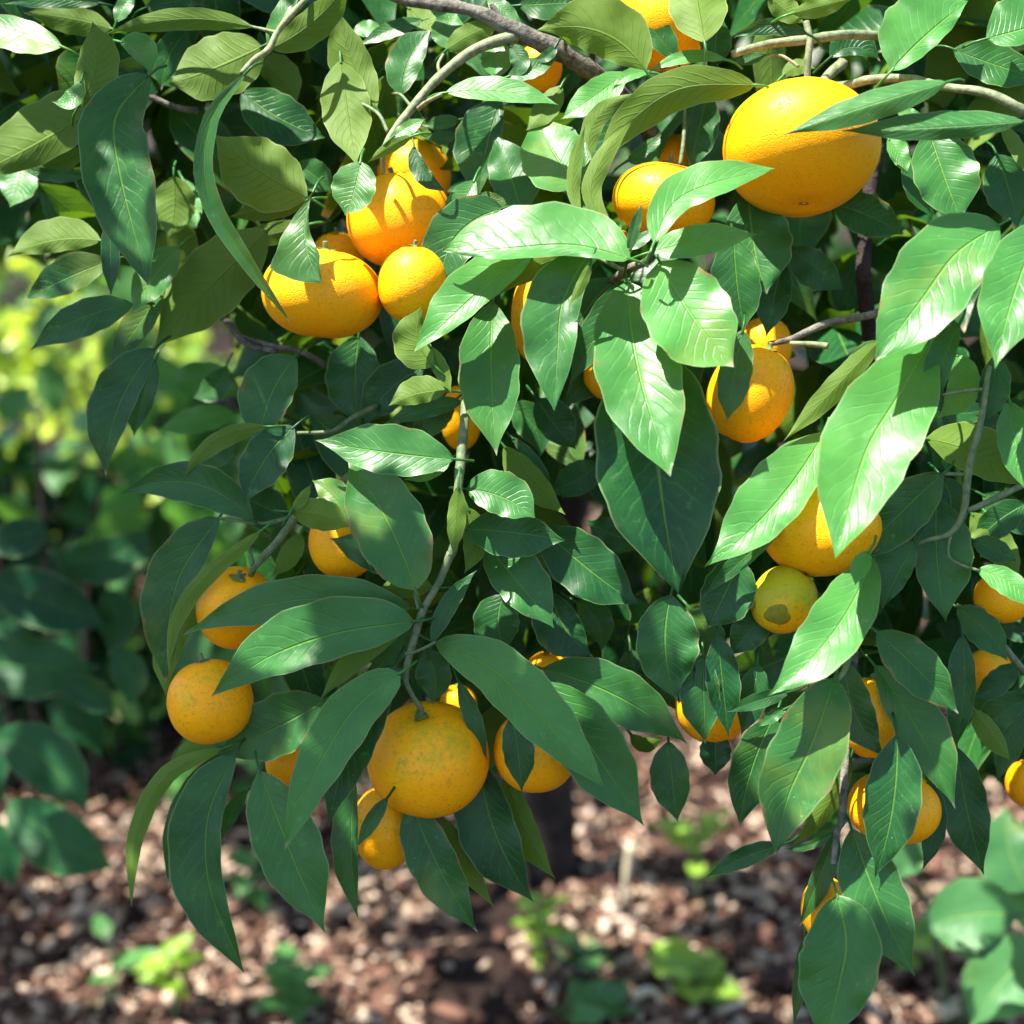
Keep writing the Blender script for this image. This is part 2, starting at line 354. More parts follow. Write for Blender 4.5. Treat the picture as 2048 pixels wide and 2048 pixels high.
#==BODY==
# ------------------------------------------------------------------ the leaves one can see: midrib | half widths | distance | slope up | side, form, tone (raised on some for sky sheen)
LEAVES = '''
00|345,258;150,185;-250,110|110 70|1|.6
00|620,160;400,105;130,70|80 72|3|-.2|d tone=.8
00|1400,150;1000,105;560,200|60 60|0|-.3|d
00|430,590;530,340;510,120|95 125|-2|0|d shape=r
00|450,440;380,560;285,560|45 55|-2.6|.4
00|640,520;300,740;-200,990|110 200|2|-.1|d
00|480,820;300,900;70,900|60 70|4|-.1|d tone=.9
00|480,960;300,965;90,905|40 30|3.6|-.2
00|830,410;640,640;660,950;820,1580|175 195|-4.5|.15|wave=.13
00|1450,255;1200,370;930,465|170 165|1|.05|d shape=r
00|1360,400;1160,680;1170,1120;1610,1790|48 55|-6|-.15|fold=.3
00|1700,1090;1400,920;1180,740|190 170|-1|-.1|d tone=.7
00|1710,1100;1500,1150;1260,1200|60 70|2|-.4|d
00|1735,1045;1680,1290;1778,1560|62 215|-6|.3|shape=t
00|1480,1270;1180,1560;845,1930|170 190|2|-.1|d
00|1700,1240;1500,1290;1270,1320|60 60|4|-.3|d tone=.9
00|990,1360;850,1530;725,1730|90 100|1|.3
00|560,1330;300,1330;40,1420|60 120|3|.1|d
00|600,1440;380,1530;130,1660|80 110|2|0
00|600,1200;610,1420;612,1640|50 50|0|0
00|740,1680;440,1760;165,1935|100 90|1|.1
01|860,540;660,850;585,1250|75 160|0|0
01|900,200;740,450;600,650|70 90|2|.1
01|860,600;790,820;740,1030|60 130|3|0
01|1330,800;1100,720;870,780|80 100|18|.5
01|1300,900;1080,950;860,1000|60 80|18|.5
01|1635,585;1510,770;1430,1080|110 170|0|.15
01|1625,975;1480,1130;1350,1405|120 120|-1|.15
01|1480,975;1180,1060;1005,1270|60 40|-.5|-.1|d
01|1400,1495;1080,1290;660,1350|110 110|0|0
01|1590,1480;1420,1400;1250,1330|120 110|3|0
02|1210,95;1010,380;935,650;915,1010|90 170|0|0
02|1440,170;1110,450;960,700;930,980|50 40|-1|0|d tone=.8
02|1110,580;960,830;915,1090|40 110|2|0|d tone=1
02|1660,180;1590,310;1500,420|60 50|2|0|d tone=.9
12|900,600;200,560;-380,750|110 125|-2|.15|tone=.45
12|910,670;480,735;100,870;-215,1085|130 195|-3.8|.2|tone=.5
12|870,690;600,860;385,1110|60 60|-2.8|.2|d
12|830,955;580,1150;360,1500;190,1930|135 140|-5|.15|shape=a tone=.7
02|1800,1100;1500,1270;1190,1410|150 165|0|.05|tone=.35
12|910,690;800,830;600,1000|60 50|0|.1
12|1020,785;1330,930;1640,1240;1960,1595|165 135|-4.6|.35|tone=.75
22|250,1000;520,1390;795,1800|175 175|-2.5|.2|tone=.45
22|230,930;660,1090;1035,1345|150 140|-1|.15|tone=.4
11|915,1880;790,1560;540,1150|195 190|-3.5|.15|shape=r tone=.5
11|1130,1155;700,1110;360,1050|115 150|-4|.3
11|1110,1150;980,1230;850,1270|40 70|-3|.4
11|540,1480;450,1350;340,1270|70 90|-2|.3
11|225,1445;400,1470;570,1530|90 75|-3|-.1|d
11|230,1440;280,1370;340,1290|20 35|-3.2|0|d
11|800,1790;620,1680;440,1590|60 110|-2|.1
12|1010,480;850,480;680,520|60 62|-1|-.1|d tone=.8
12|1005,790;1080,600;1255,385|45 52|-3|.2
11|1195,1320;1380,1360;1575,1480|135 95|-4.2|.35|shape=r
11|1150,1300;1140,1450;1120,1690|52 46|-5|0|d
11|1200,1420;1240,1600;1180,1790|70 60|-2|0|d tone=.7
11|1185,1540;1460,1560;1745,1605|112 132|-3|0
12|1290,240;1500,480;1680,710|155 115|-2|.35
22|230,150;500,390;775,585|155 155|-1|.15
12|1660,500;1730,690;1895,865|90 155|0|.15
12|1400,520;1370,680;1420,860|110 130|1|.1
12|960,830;1020,960;1000,1130|85 100|-.5|0
12|1440,1190;1480,1400;1500,1612|88 78|-4|0
12|790,900;560,1330;435,1810|130 130|-3.8|.1
03|1430,530;1570,900;1795,1430|178 175|-3|.15|tone=.4
13|580,560;560,950;598,1360|35 105|-2|0
13|760,680;680,800;590,960|40 40|-3|0
13|880,680;1010,1000;1260,1430|110 145|-1.2|.05
13|1060,780;1160,1000;1350,1290|60 52|2|0|d
13|1270,470;1330,800;1568,1262|115 190|1|0
13|1420,540;1500,830;1690,1135|70 90|3|0|d
03|1230,410;920,560;750,900;725,1290|50 52|0|0|d
03|1270,420;1030,700;930,1180|170 65|1|0
03|1300,440;1150,780;1160,1180;1348,1652|80 200|-1|.05
03|1370,640;1280,760;1235,920|40 42|4|0
03|1200,400;1050,420;945,500|40 50|3|0|d tone=.9
10|110,270;270,180;560,-130|75 105|-2|-.3|d
10|100,260;200,60;300,-100|60 35|0|.3
10|700,600;570,350;490,50|125 95|0|.05|d
10|500,330;540,640;590,918|125 132|-1|.35|d tone=.8
10|840,520;870,350;998,165|112 72|0|.3|shape=r
10|1075,512;1380,505;1706,580|78 52|-3|.6
10|785,760;870,700;970,655|30 45|-4|.4
10|900,750;770,810;650,900|35 28|-4|-.3|d tone=.9
10|905,800;950,930;1090,1060|30 62|-2.6|.2
10|610,890;590,1000;525,1190|105 125|-4|.3|shape=r
10|1390,540;1310,800;1260,1100|60 175|1|.2
10|1500,1180;1430,950;1350,735|110 145|0|.3
10|1240,990;1160,1120;1040,1190|50 75|-2.4|.3
10|1250,1080;1340,1110;1440,1170|42 32|-1|.1
10|1400,1150;1150,1290;1050,1595|130 155|-3|.2|shape=r
20|720,1430;400,1355;0,1375;-330,1385|58 225|-6.5|.6|shape=r
11|1560,20;1280,220;1080,400;905,565|70 165|-5|.45
20|560,1380;250,1450;-20,1640|62 62|-4|-.3|d
21|500,0;350,280;320,560;300,892|95 200|-6.5|.3
21|500,60;440,200;375,320|32 22|-6.8|0|d
20|1410,470;1000,490;700,690;530,930|105 115|-3|-.35|d tone=.9
20|615,1290;500,1070;580,850;745,640|48 58|-4.4|.1|d tone=.6
20|440,1190;400,1050;420,850;470,690|32 42|-4|.1|d tone=.7
20|460,1070;470,900;460,760|36 36|-3.4|.3
20|500,900;500,720;760,510|52 55|-2|0|d
20|440,1030;290,830;190,630|185 165|-1|.5
20|700,400;480,560;330,660|85 82|-.5|.5
20|805,390;620,210;195,172|120 195|-3|-.2|d tone=.8
20|970,330;860,180;720,40|62 80|-1|0
20|1130,235;1100,80;1050,-260|152 155|-3|.4|d tone=.8
20|1200,360;1190,220;1230,80|82 85|-1|-.1
20|1250,330;1030,310;815,405|38 32|-2.5|.4
20|830,400;720,410;620,500|32 32|-1|.5
20|1700,190;1500,140;1285,212|52 38|-4|-.2
20|1610,75;1780,30;1950,-10|42 58|-5|-.2|d tone=.9
20|1480,-20;1580,60;1680,130|72 62|-4.5|0|d
20|850,1340;960,1120;1180,1010;1518,930|125 75|-7.2|.55
20|710,1400;740,1260;785,1120|26 32|-7|0
20|820,1395;1100,1330;1425,1295|88 78|-6|.5|wave=.16
20|690,1370;780,1310;860,1260|22 42|-5|.3
21|880,60;1030,320;1292,648|215 235|-7.4|.42|shape=r
21|700,170;730,480;800,800;942,1252|220 225|-6.8|.5|wave=.12
21|820,520;850,1000;905,1450;985,1900|330 320|-5|.1
21|1340,440;1290,700;1255,945|92 84|-6|0|shape=r
21|720,150;560,420;380,750|82 92|0|.1
21|640,160;480,330;380,560|100 100|1|.1
20|1370,1080;1400,1350;1472,1625|205 140|-1|.35|shape=r
21|1290,-60;1310,200;1350,445|125 135|-2|0|shape=r
21|1560,60;1510,280;1470,480|85 95|0|.2
30|1200,390;1390,200;1625,5|240 70|-4|.42|shape=r
30|1720,215;1900,170;2150,90|190 75|-4|.45
30|1540,270;1750,350;2050,440|115 105|-2|.2
30|860,320;980,260;1140,340|92 42|0|.2
30|1520,450;1100,575;598,748|85 72|-9|.3|fold=-.5
30|1940,670;1450,705;913,722|65 85|-9|.3|fold=-.6
30|1410,730;1490,970;1585,1215|190 155|-4|.25|shape=r
30|1180,760;1240,860;1290,962|65 42|-2|.4
30|1800,1240;1560,1400;1350,1680;1108,1992|205 235|-8.4|.45
31|2050,-180;1900,180;1772,658|175 185|-9|.45
31|1410,500;1230,820;1050,1140;892,1705|240 250|-9|.5|wave=.12
31|1150,480;900,750;600,1060|62 62|-6|0|d
31|1130,500;1040,600;930,730|42 62|-5|.3
31|830,1000;620,1330;165,1752|125 200|-7|.45|wave=.12
31|620,1500;400,1690;163,1912|42 55|-6|0
31|1580,400;1490,600;1430,900|55 95|-7|0
31|1560,570;1580,740;1450,930|105 65|-5|.4
31|1770,580;1760,760;1690,960|92 74|-6|.05
31|1390,1040;1650,1110;2000,1320|145 115|-4|.45|d tone=.8
31|1850,830;1880,1050;1950,1340|120 90|-6|.4
31|1490,1230;1270,1430;985,1740|135 125|-6.4|0
31|1480,1260;1530,1400;1450,1580|92 125|-4|.2|shape=r
32|1450,-20;1450,300;1500,678|190 120|-5|.1
32|1100,300;930,660;513,1084|150 165|-8.2|.55
32|1080,280;1030,370;1000,472|48 52|-8.6|.4
32|1340,230;1240,400;1150,600|62 155|-6|.05
32|1115,725;1340,930;1572,1182|125 118|-7|.12
32|1105,910;1330,1240;1553,1708|155 108|-6|.1|tone=.4
32|950,880;990,1150;1168,1422|105 108|-6.6|0
32|890,980;760,1350;630,1640;560,1958|190 200|-8|.15|tone=.35
32|560,1180;440,1450;362,1812|135 115|-5|0
32|640,1060;460,1110;286,1172|42 42|-6|0
32|620,1150;550,1190;466,1252|32 32|-6|.2
33|1230,330;1220,640;1108,1127|145 155|-7.2|.1
33|980,850;1130,1260;1332,1672|158 170|-7|.2
33|900,1220;950,1480;910,1720;830,2050|190 235|-8|.2|tone=.45
33|900,860;800,1130;688,1402|72 45|-5|0
33|720,1440;690,1700;660,1950|42 32|-4|0
33|600,940;400,1010;176,1122|52 58|-5|.1
33|880,870;760,940;600,965|26 22|-5|0
33|980,450;850,720;640,960|52 52|-3|-.2|d
33|1400,580;1430,850;1370,1087|72 64|-3|.1
33|1560,400;1620,760;1712,1112|115 140|-2|0
32|1590,740;1600,1050;1543,1392|62 95|-4|0
32|1560,590;1720,720;1842,892|82 95|-2|.35
32|1670,385;1830,440;2000,620|62 74|-6|.5
32|1650,220;1780,280;1900,340|62 62|-2|.1
32|1650,1150;1740,1280;1862,1442|52 64|-2|0|d
32|1900,900;1780,1020;1640,1110|62 72|0|0
33|1960,140;1830,200;1700,420|72 100|1|0
33|1900,60;1860,300;1780,600|92 80|2|0
22|945,520;910,780;980,1112|180 150|-4.6|0
22|1330,330;1240,520;1148,708|155 125|-4.8|.05|shape=r
22|1480,600;1380,720;1268,862|92 94|-4|0
22|1120,850;1125,1100;1133,1347|85 125|-4.4|0
22|1420,900;1400,1060;1330,1300|80 80|-4|0
22|1010,820;1010,960;985,1130|70 70|-4.2|0
12|1150,1000;1230,1200;1310,1440|45 48|-1.5|0
22|1200,740;1230,1030;1262,1310|95 85|-4.6|0
22|1190,1280;1190,1400;1190,1522|82 84|-1|0
22|930,1330;950,1540;982,1782|92 115|-1|0
22|720,1290;800,1350;900,1300|42 42|1|-.2|d
11|600,470;580,700;600,982|132 155|4|0
11|960,650;770,770;630,980|102 125|2|0
11|1020,640;930,500;950,310|135 55|-5|0|d
11|990,530;1050,650;1112,792|42 42|-5|0|d
11|1090,780;950,790;763,862|52 92|-3|.1|d
11|1180,840;950,890;740,960|42 62|0|0
11|1130,830;1020,950;960,1062|62 62|1|.1
11|1340,280;1330,640;1362,1137|150 170|-3.4|.3
11|1400,1080;1560,1270;1742,1462|62 95|-1|.2|d
11|1440,1030;1580,1180;1680,1352|32 32|0|0
11|1580,820;1680,960;1800,1102|112 82|2|0
11|1932,1180;1800,1270;1650,1332|82 92|3|0
21|740,1600;600,1560;480,1490|82 84|2|0
00|560,20;300,0;0,20|45 70|2|-.1
00|640,125;680,40;760,-60|42 45|1|.3
00|800,45;950,10;1120,25|50 60|2|0
00|660,230;760,280;832,412|95 42|-.5|.4
00|1040,160;930,320;890,502|72 84|3|0
00|1330,500;1560,660;1802,762|125 135|3|.1
00|1400,330;1550,430;1640,582|102 64|5|-.1|d
00|960,970;960,1150;940,1322|112 115|4|0|d
00|1010,990;1070,1120;1080,1262|42 42|6|.5
00|130,880;100,1010;55,1145|100 105|8|.5
00|1640,900;1750,980;1840,1062|80 80|3|0
10|960,112;780,160;598,257|47 42|2|.3
10|720,150;640,160;558,172|42 45|4|.5
10|1090,270;1100,160;1140,60|92 95|1|.5
10|870,40;940,100;1060,180|60 60|2|.5|d tone=.9
10|1080,280;1220,190;1392,130|62 72|0|-.1|d
10|1350,430;1350,310;1310,202|74 84|1|.5
10|1160,660;1060,680;948,692|32 42|2|.1
10|1140,740;1040,770;948,772|32 42|2|.2
10|1310,-20;1400,50;1502,122|42 52|0|.3
10|1480,30;1650,20;1852,10|82 84|0|0
10|1720,470;1620,620;1520,722|62 64|0|.4|d
20|700,890;800,820;892,740|32 72|1|.2
20|1150,510;1100,700;1050,952|102 64|1|0
20|1280,330;1380,320;1480,300|30 35|-2|.2
20|1560,420;1640,370;1742,380|42 42|1|.3|d tone=.9
20|1600,1370;1750,1480;1902,1602|82 115|2|0
30|1800,690;1880,820;1942,962|52 32|-1|.3|d
30|1230,600;1300,640;1392,640|42 32|-1|.4
30|640,1360;760,1480;940,1600|70 80|3|0
30|1300,850;1340,1020;1420,1200|70 70|0|0
30|870,1120;1050,1180;1280,1300|110 110|2|0
30|1780,850;1850,1050;1900,1260|120 130|1|0
31|1500,1000;1700,980;1932,960|70 60|2|0
31|1950,1400;1780,1500;1650,1640|90 80|1|0
31|1700,1350;1850,1450;2000,1600|80 80|3|0
31|1750,1500;1830,1680;1900,1850|70 70|2|.2|d tone=.9
31|1640,1450;1700,1560;1690,1700|60 60|1|.3|d tone=.9
31|1480,880;1600,900;1760,860|60 60|2|0
22|560,480;620,640;640,820|95 90|5|0
22|640,540;760,720;760,900|105 95|6|0
22|1050,600;1150,760;1180,920|90 90|4|0
22|420,560;520,640;560,840|80 80|3|0
11|1560,1650;1720,1720;1900,1860|100 100|3|0
11|1420,860;1560,960;1600,1150|90 90|4|0
22|880,700;900,950;1010,1190|110 95|1|0
22|720,820;760,1000;840,1150|90 90|2|0
02|1480,520;1400,640;1250,700|70 80|4|0
02|1700,480;1720,640;1640,800|80 80|4|0
01|1250,640;1180,760;1060,820|70 70|12|.2
01|1290,1050;1180,1130;1040,1160|70 70|10|.2
10|1420,425;1540,385;1700,320|55 50|-.6|.3
10|1430,250;1490,330;1450,440|52 52|-.5|.2
10|1690,250;1650,300;1560,330|30 30|-.6|.1
'''
# ------------------------------------------------------------------ ground
def ground_h(x, y):
    return 0.012 * math.sin(x * 5.1 + 1) * math.cos(y * 4.3) + 0.007 * math.sin(x * 13 + y * 9)
xs = np.concatenate([-np.geomspace(60, 2.2, 14), np.linspace(-2, 2, 81), np.geomspace(2.2, 60, 14)])
ys = np.concatenate([-np.geomspace(40, 0.6, 8), np.linspace(-0.5, 5, 111), np.geomspace(5.3, 120, 14)])
GV = [(x, y, ground_h(x, y) if abs(x) < 2.1 and -0.6 < y < 5.1 else 0.0) for x in xs for y in ys]
ny = len(ys); GF = [(i * ny + j, (i + 1) * ny + j, (i + 1) * ny + j + 1, i * ny + j + 1) for i in range(len(xs) - 1) for j in range(ny - 1)]
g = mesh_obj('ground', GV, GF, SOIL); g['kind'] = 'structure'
def in_poly(x, y, poly):
    c = np.zeros(len(x), bool); n = len(poly)
    for i in range(n):
        x1, y1 = poly[i]; x2, y2 = poly[(i + 1) % n]
        hit = ((y1 > y) != (y2 > y)) & (x < (x2 - x1) * (y - y1) / (y2 - y1 + 1e-9) + x1)
        c ^= hit
    return c
# loose bark chips; left out of a dark soil strip that imitates the trunk's shadow
SHADOW_STRIP = [(840, 2100), (880, 1860), (1000, 1720), (1110, 1700), (1080, 1810), (1030, 1920), (1030, 2100)]
def chips():
    V, F = [], []
    base = [(-1, -1, -1), (1, -1, -1), (1, 1, -1), (-1, 1, -1), (-1, -1, 1), (1, -1, 1), (1, 1, 1), (-1, 1, 1)]
    fc = [(0, 3, 2, 1), (4, 5, 6, 7), (0, 1, 5, 4), (1, 2, 6, 5), (2, 3, 7, 6), (3, 0, 4, 7)]
    n = 30000
    for i in range(n):
        y = 1.05 + 2.7 * random.random() ** 1.5; x = random.uniform(-0.42 * y - .15, 0.42 * y + .15)
        a, b_, dd = to_px(np.array([x, y, 0.0]))
        if random.random() < .93 and in_poly(np.array([a]), np.array([b_]), SHADOW_STRIP)[0]: continue
        l = random.lognormvariate(math.log(0.0078), 0.5); wd = l * random.uniform(.3, .75); th = random.uniform(.0012, .004)
        M = Matrix.Rotation(random.uniform(0, 6.28), 3, 'Z') @ Matrix.Rotation(random.gauss(0, .38), 3, 'X') @ Matrix.Rotation(random.gauss(0, .3), 3, 'Y')
        c = Vector((x, y, ground_h(x, y) + random.uniform(0.001, .016)))
        k = len(V)
        for b_ in base:
            q = Vector((b_[0] * l * random.uniform(.7, 1.1), b_[1] * wd * random.uniform(.55, 1.1), b_[2] * th + random.uniform(-.001, .001)))
            V.append(c + M @ q)
        F += [tuple(k + a for a in f) for f in fc]
    return V, F
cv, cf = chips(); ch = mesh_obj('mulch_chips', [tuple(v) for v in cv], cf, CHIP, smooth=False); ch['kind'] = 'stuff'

def on_ground(x, y):
    d = at(x, y, 1.0) - Vector((0, 0, CAMZ)); s = -CAMZ / d.z
    return Vector((0, 0, CAMZ)) + d * s

# ------------------------------------------------------------------ the mandarin tree
TB = on_ground(1078, 1745)
tree = empty('mandarin_tree', TB, 'mandarin tree with glossy dark green leaves and drooping boughs above the mulch bed', 'tree')
tv, tf = tube([TB + Vector((0.0, 0, -0.05)), TB + Vector((0.015, -.02, .12)), TB + Vector((-.02, -.03, .35)), TB + Vector((.03, -.12, .62)), TB + Vector((0, -.25, .95))], [.046, .034, .031, .029, .025], 14, 6, 0.07)
py_obj('trunk', tv, tf, BARK_TRUNK, tree)
def px_branch(t, pts, zs, radii, mat, name='branch', n=8, jit=.05):
    q = [tuple(map(float, s.split(','))) for s in pts.split(';')]
    P = []
    for (u, v), z in zip(q, zs): P.append(at(*tile(t, u, v), D0 + z * CM))
    kk = .0007 if mat in (BARK, BARK_TRUNK) else .00066
    a, b_ = tube(P, [r * kk * random.uniform(.92, 1.1) for r in radii], n, 5, jit)
    return py_obj(name, a, b_, mat, tree)
px_branch('10', '600,-120;850,-5;1200,50;1420,150;1700,280;1932,430;2150,640;2300,900', [2, 1, 0, 0, .5, 2, 7, 14], [4.5, 5, 5.5, 8, 8, 8, 8.5, 9], BARK, jit=.10)
px_branch('10', '1480,195;1250,270;1050,420;900,590;780,745;735,850;740,960', [0, -.5, -1, -1.5, -2, -2.3, -1.4], [5.5, 4.6, 4.2, 3.8, 3.2, 2.2, 1.8], TWIG_PALE)
px_branch('10', '1330,20;1380,90;1440,160', [0, 0, 0], [2, 2.4, 3], BARK)
px_branch('10', '1060,520;980,560;930,600', [-3, -2.6, -1.7], [1.6, 2, 2.2], TWIG_PALE)
px_branch('10', '760,730;700,620;540,535', [-2, -1.4, 0], [1.8, 1.4, 1.2], TWIG)
px_branch('10', '890,590;835,525;790,515', [-1.6, -1, 0], [1.6, 1.3, 1.2], TWIG)
px_branch('10', '1050,410;1040,350;1095,260', [-1, -.6, 1], [1.6, 1.4, 1.3], TWIG_PALE)
px_branch('00', '1330,405;1400,330;1480,275;1530,180;1600,90;1720,-40', [-5, -4, -3, -2.6, -2.6, -2], [1.8, 2.4, 2.8, 2.6, 2.6, 2.6], TWIG_PALE)
px_branch('00', '1380,145;1450,160;1530,180', [-.4, -1.4, -2.6], [1.2, 1.3, 1.6], TWIG_PALE)
px_branch('11', '1210,500;1190,870;1165,1150;1150,1300;1140,1560;1110,1690', [1.5, -2.2, -3.6, -4, -4, -3.8], [3.6, 3.8, 4, 4.2, 4, 3.6], TWIG)
px_branch('12', '1110,290;1045,450;960,600;920,720;860,950;880,1050;945,1155', [-3.8, -3.5, -3.2, -3, -2.6, -2.3, -1.6], [3.6, 3.2, 3, 3, 2.6, 2.3, 2.4], TWIG)
px_branch('12', '840,960;800,955', [-2.6, -4.4], [1.4, 1.4], TWIG)
px_branch('12', '860,850;935,830;1025,785', [-2.8, -3.4, -4.2], [1.5, 1.3, 1.4], TWIG)
px_branch('12', '930,600;915,540;912,480', [-3.2, -3.4, -3.5], [1.5, 1.4, 1.3], TWIG)
px_branch('02', '1940,-150;1800,-20;1640,90;1540,220;1400,380;1375,470', [2.5, 1.4, .6, 0, .2, 1.2], [3.2, 3.4, 3.6, 3.6, 3, 2.4], TWIG)
px_branch('02', '1610,95;1450,130;1290,110;1210,100', [.6, .3, .2, 0], [2.4, 1.8, 1.5, 1.3], TWIG)
px_branch('02', '1395,360;1380,280;1340,250', [.2, .4, 0], [1.8, 1.5, 1.3], TWIG)
px_branch('20', '610,1560;720,1480;810,1440;860,1340;860,1330', [2, -3, -5.6, -6.6, -7], [4, 3.4, 2.6, 1.8, 1.5], BARK)
px_branch('20', '690,1500;560,1430;470,1400', [-3.6, -3, -2], [2.4, 2, 1.6], TWIG)
px_branch('20', '1280,300;1480,245;1690,220;1932,190;2200,210', [-2.6, -2.4, -2.4, -2, 0], [3.2, 3.8, 4, 4.2, 4.6], TWIG_PALE)
px_branch('20', '1690,120;1710,220;1700,330;1695,465', [-2.4, -2.6, -2.6, -2.4], [2.8, 3.2, 3, 2.6], TWIG_PALE)
px_branch('20', '1130,230;1135,370;1140,460', [-3, -2.6, -1.5], [1.6, 1.7, 1.8], TWIG_PALE)
px_branch('20', '1480,300;1560,310;1650,370', [-2, -2.4, -2.6], [1.2, 1.3, 1.4], TWIG_PALE)
px_branch('20', '1405,470;1470,480;1560,500', [-3, -2, 1], [1.5, 1.5, 1.7], TWIG_PALE)
px_branch('20', '1020,600;1015,760;1000,880;990,945', [1, .4, .2, .2], [1.6, 1.8, 1.9, 2], TWIG)
px_branch('30', '800,480;960,470;1080,440;1300,435;1500,480;1730,515;1932,610;2200,720', [0, -1, -2, -3, -5, -6.6, -7, -6], [4.2, 4, 3.8, 3.8, 3.6, 3.8, 4.2, 4.6], TWIG_PALE)
px_branch('30', '780,520;850,420;930,350', [0, 1, 2], [5, 5, 5], TWIG_PALE)
px_branch('31', '520,520;650,490;830,410;1030,370;1200,330', [-1, -1.4, -1.6, -1.6, 0], [2.2, 2.8, 3.2, 3.4, 3.8], BARK)
px_branch('31', '640,515;760,520;850,530', [-1.6, -2, -2.4], [2, 2.6, 2.8], TWIG_PALE)
px_branch('31', '1740,640;1690,960;1630,1180;1600,1430;1530,1560;1400,1600;1330,1630', [-6.4, -6.6, -6.4, -6, -5.8, -6, -5.6], [2, 2.6, 3.2, 3.2, 2.4, 1.8, 1.4], TWIG)
px_branch('31', '1620,1440;1760,1380;1940,1290;2200,1180', [-6, -6, -5.6, -4], [2.2, 2.6, 2.8, 3], TWIG)
px_branch('31', '1600,1240;1490,1235', [-6.3, -6.4], [1.6, 1.4], TWIG)
px_branch('31', '1530,1560;1520,1700;1680,1770', [-5.8, -5.9, -6], [1.3, 1.2, 1.2], TWIG)
px_branch('31', '1700,770;1590,780;1480,800', [-6.5, -6.8, -7], [1.6, 1.5, 1.3], TWIG)
px_branch('32', '1560,580;1700,660;1840,830;1932,940;2100,1100', [-1, -1.6, -2, -1.6, 0], [2, 2.4, 2.8, 3, 3.2], TWIG)
px_branch('32', '1020,-200;1080,200;970,560;960,880;900,1000', [3, 0, -4, -6.2, -7], [4, 3.6, 3.2, 2.8, 2], TWIG)
px_branch('33', '1000,-120;960,300;935,620;930,800;900,870;880,1050', [0, -3, -5, -5.6, -5.8, -6.6], [3, 3, 3, 3, 2.6, 2], BARK)
px_branch('11', '150,560;-20,520;-120,400;-300,250', [4, 5, 6, 9], [2.4, 2.8, 3, 4], BARK)
px_branch('11', '-40,480;120,530;280,560;420,640', [6, 5, 5, 6], [2, 2.4, 2.8, 3.2], BARK)
px_branch('11', '260,1010;450,1000;560,930;700,860', [0, 0, .6, 2], [1.5, 1.9, 2.2, 2.6], TWIG)
px_branch('00', '1090,610;960,590;800,520;640,480', [4, 4, 4, 5], [3.2, 2.8, 2.4, 2], BARK)
px_branch('30', '1090,2000;1060,1650;1045,1450;1085,1000;1150,700', [8, 5, 4.5, 7, 9], [7, 7, 7, 6.5, 6], BARK_TRUNK)
# limbs from the trunk into the crown
for (ax, ay, az), (bx, by, bz), r in (((0, -.25, .93), (-.30, -.62, 1.10), 15), ((0, -.22, .85), (.33, -.60, 1.05), 16), ((.02, -.16, .75), (-.32, -.55, .80), 14), ((0, -.2, .8), (.10, -.75, .98), 13), ((0, -.25, .93), (.05, -.35, 1.5), 18)):
    a_ = TB + Vector((ax, ay, az)); b_ = TB + Vector((bx, by, bz)); m_ = (a_ + b_) / 2 + Vector((.03, -.02, .05))
    v_, f_ = tube([a_, m_, b_], [r * .001, r * .0008, r * .0005], 10, 6, .06); py_obj('branch', v_, f_, BARK, tree)

# leaves measured from the photograph
built = []
for line in LEAVES.strip().splitlines():
    f = line.split('|'); kw = {}
    for o_ in (f[5].split() if len(f) > 5 else []):
        if o_ == 'd': kw['side'] = 'd'
        else:
            k, v = o_.split('='); kw[k] = v if k == 'shape' else float(v)
    wl, wr = map(float, f[2].split())
    z = float(f[3])
    if z > 10: kw['d0'] = D0
    if kw.get('side') == 'd' and 'tone' not in kw: kw['tone'] = random.uniform(.2, .6)
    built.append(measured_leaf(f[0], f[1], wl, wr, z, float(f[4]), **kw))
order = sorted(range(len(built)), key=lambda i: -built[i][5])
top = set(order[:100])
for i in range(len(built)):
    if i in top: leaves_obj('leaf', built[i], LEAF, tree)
rest = [built[i] for i in range(len(built)) if i not in top]

# the crown's inner leaves (too many to count)
CROWN = [(-500, -900), (2600, -900), (2600, 1500), (1950, 1560), (1800, 1640), (1640, 1900), (1560, 1500), (1440, 1360), (1290, 1330), (1180, 1390), (1090, 1480),
         (960, 1560), (780, 1560), (640, 1480), (520, 1380), (480, 1250), (420, 1150), (470, 1000), (520, 860), (430, 640), (300, 560), (180, 520), (-100, 470), (-500, 450)]
# gaps the sun comes through: a leaf whose middle lies on one of these sun paths is left out
SUNNY = [((x, y, D0 + z * CM), r) for x, y, z, r in (
    (1640, 830, -9, .055), (1560, 1000, -9, .045), (1750, 560, -9, .055), (1990, 560, -9, .05), (1300, 760, -7, .05), (1360, 600, -7, .045), (1060, 470, -6, .05), (950, 490, -6, .05),
    (1430, 355, -7, .04), (1400, 480, -6, .04), (700, 260, -1, .04), (1580, 1190, -8, .055), (60, 70, 1, .05), (265, 450, -4, .018), (560, 1330, -4, .022), (1550, 230, -3, .06),
    (1500, 60, 1, .06), (1860, 70, -4, .05), (2010, 50, -4, .045), (1890, 370, -4, .035), (1540, 470, -1, .03), (1110, 290, -1, .05), (1020, 350, 0, .04), (1400, 20, -3, .05), (1120, 720, -6, .03),
    (1010, 860, -3, .03), (960, 950, -4, .03), (780, 900, -4, .02), (570, 510, -6, .03), (720, 370, -4, .03), (1080, 1220, -2, .02), (1950, 880, -5, .05), (1880, 460, -4, .04), (900, 200, -3, .05),
    (1570, 1060, -7, .03), (1480, 980, -7, .03), (1700, 260, -8, .04), (1900, 250, -8, .04), (1230, 340, -2, .02), (520, 40, -2, .04), (90, 30, 3, .04), (1200, 50, -3, .03), (830, 60, 1, .04), (40, 370, 6, .05), (80, 480, 3, .03))]
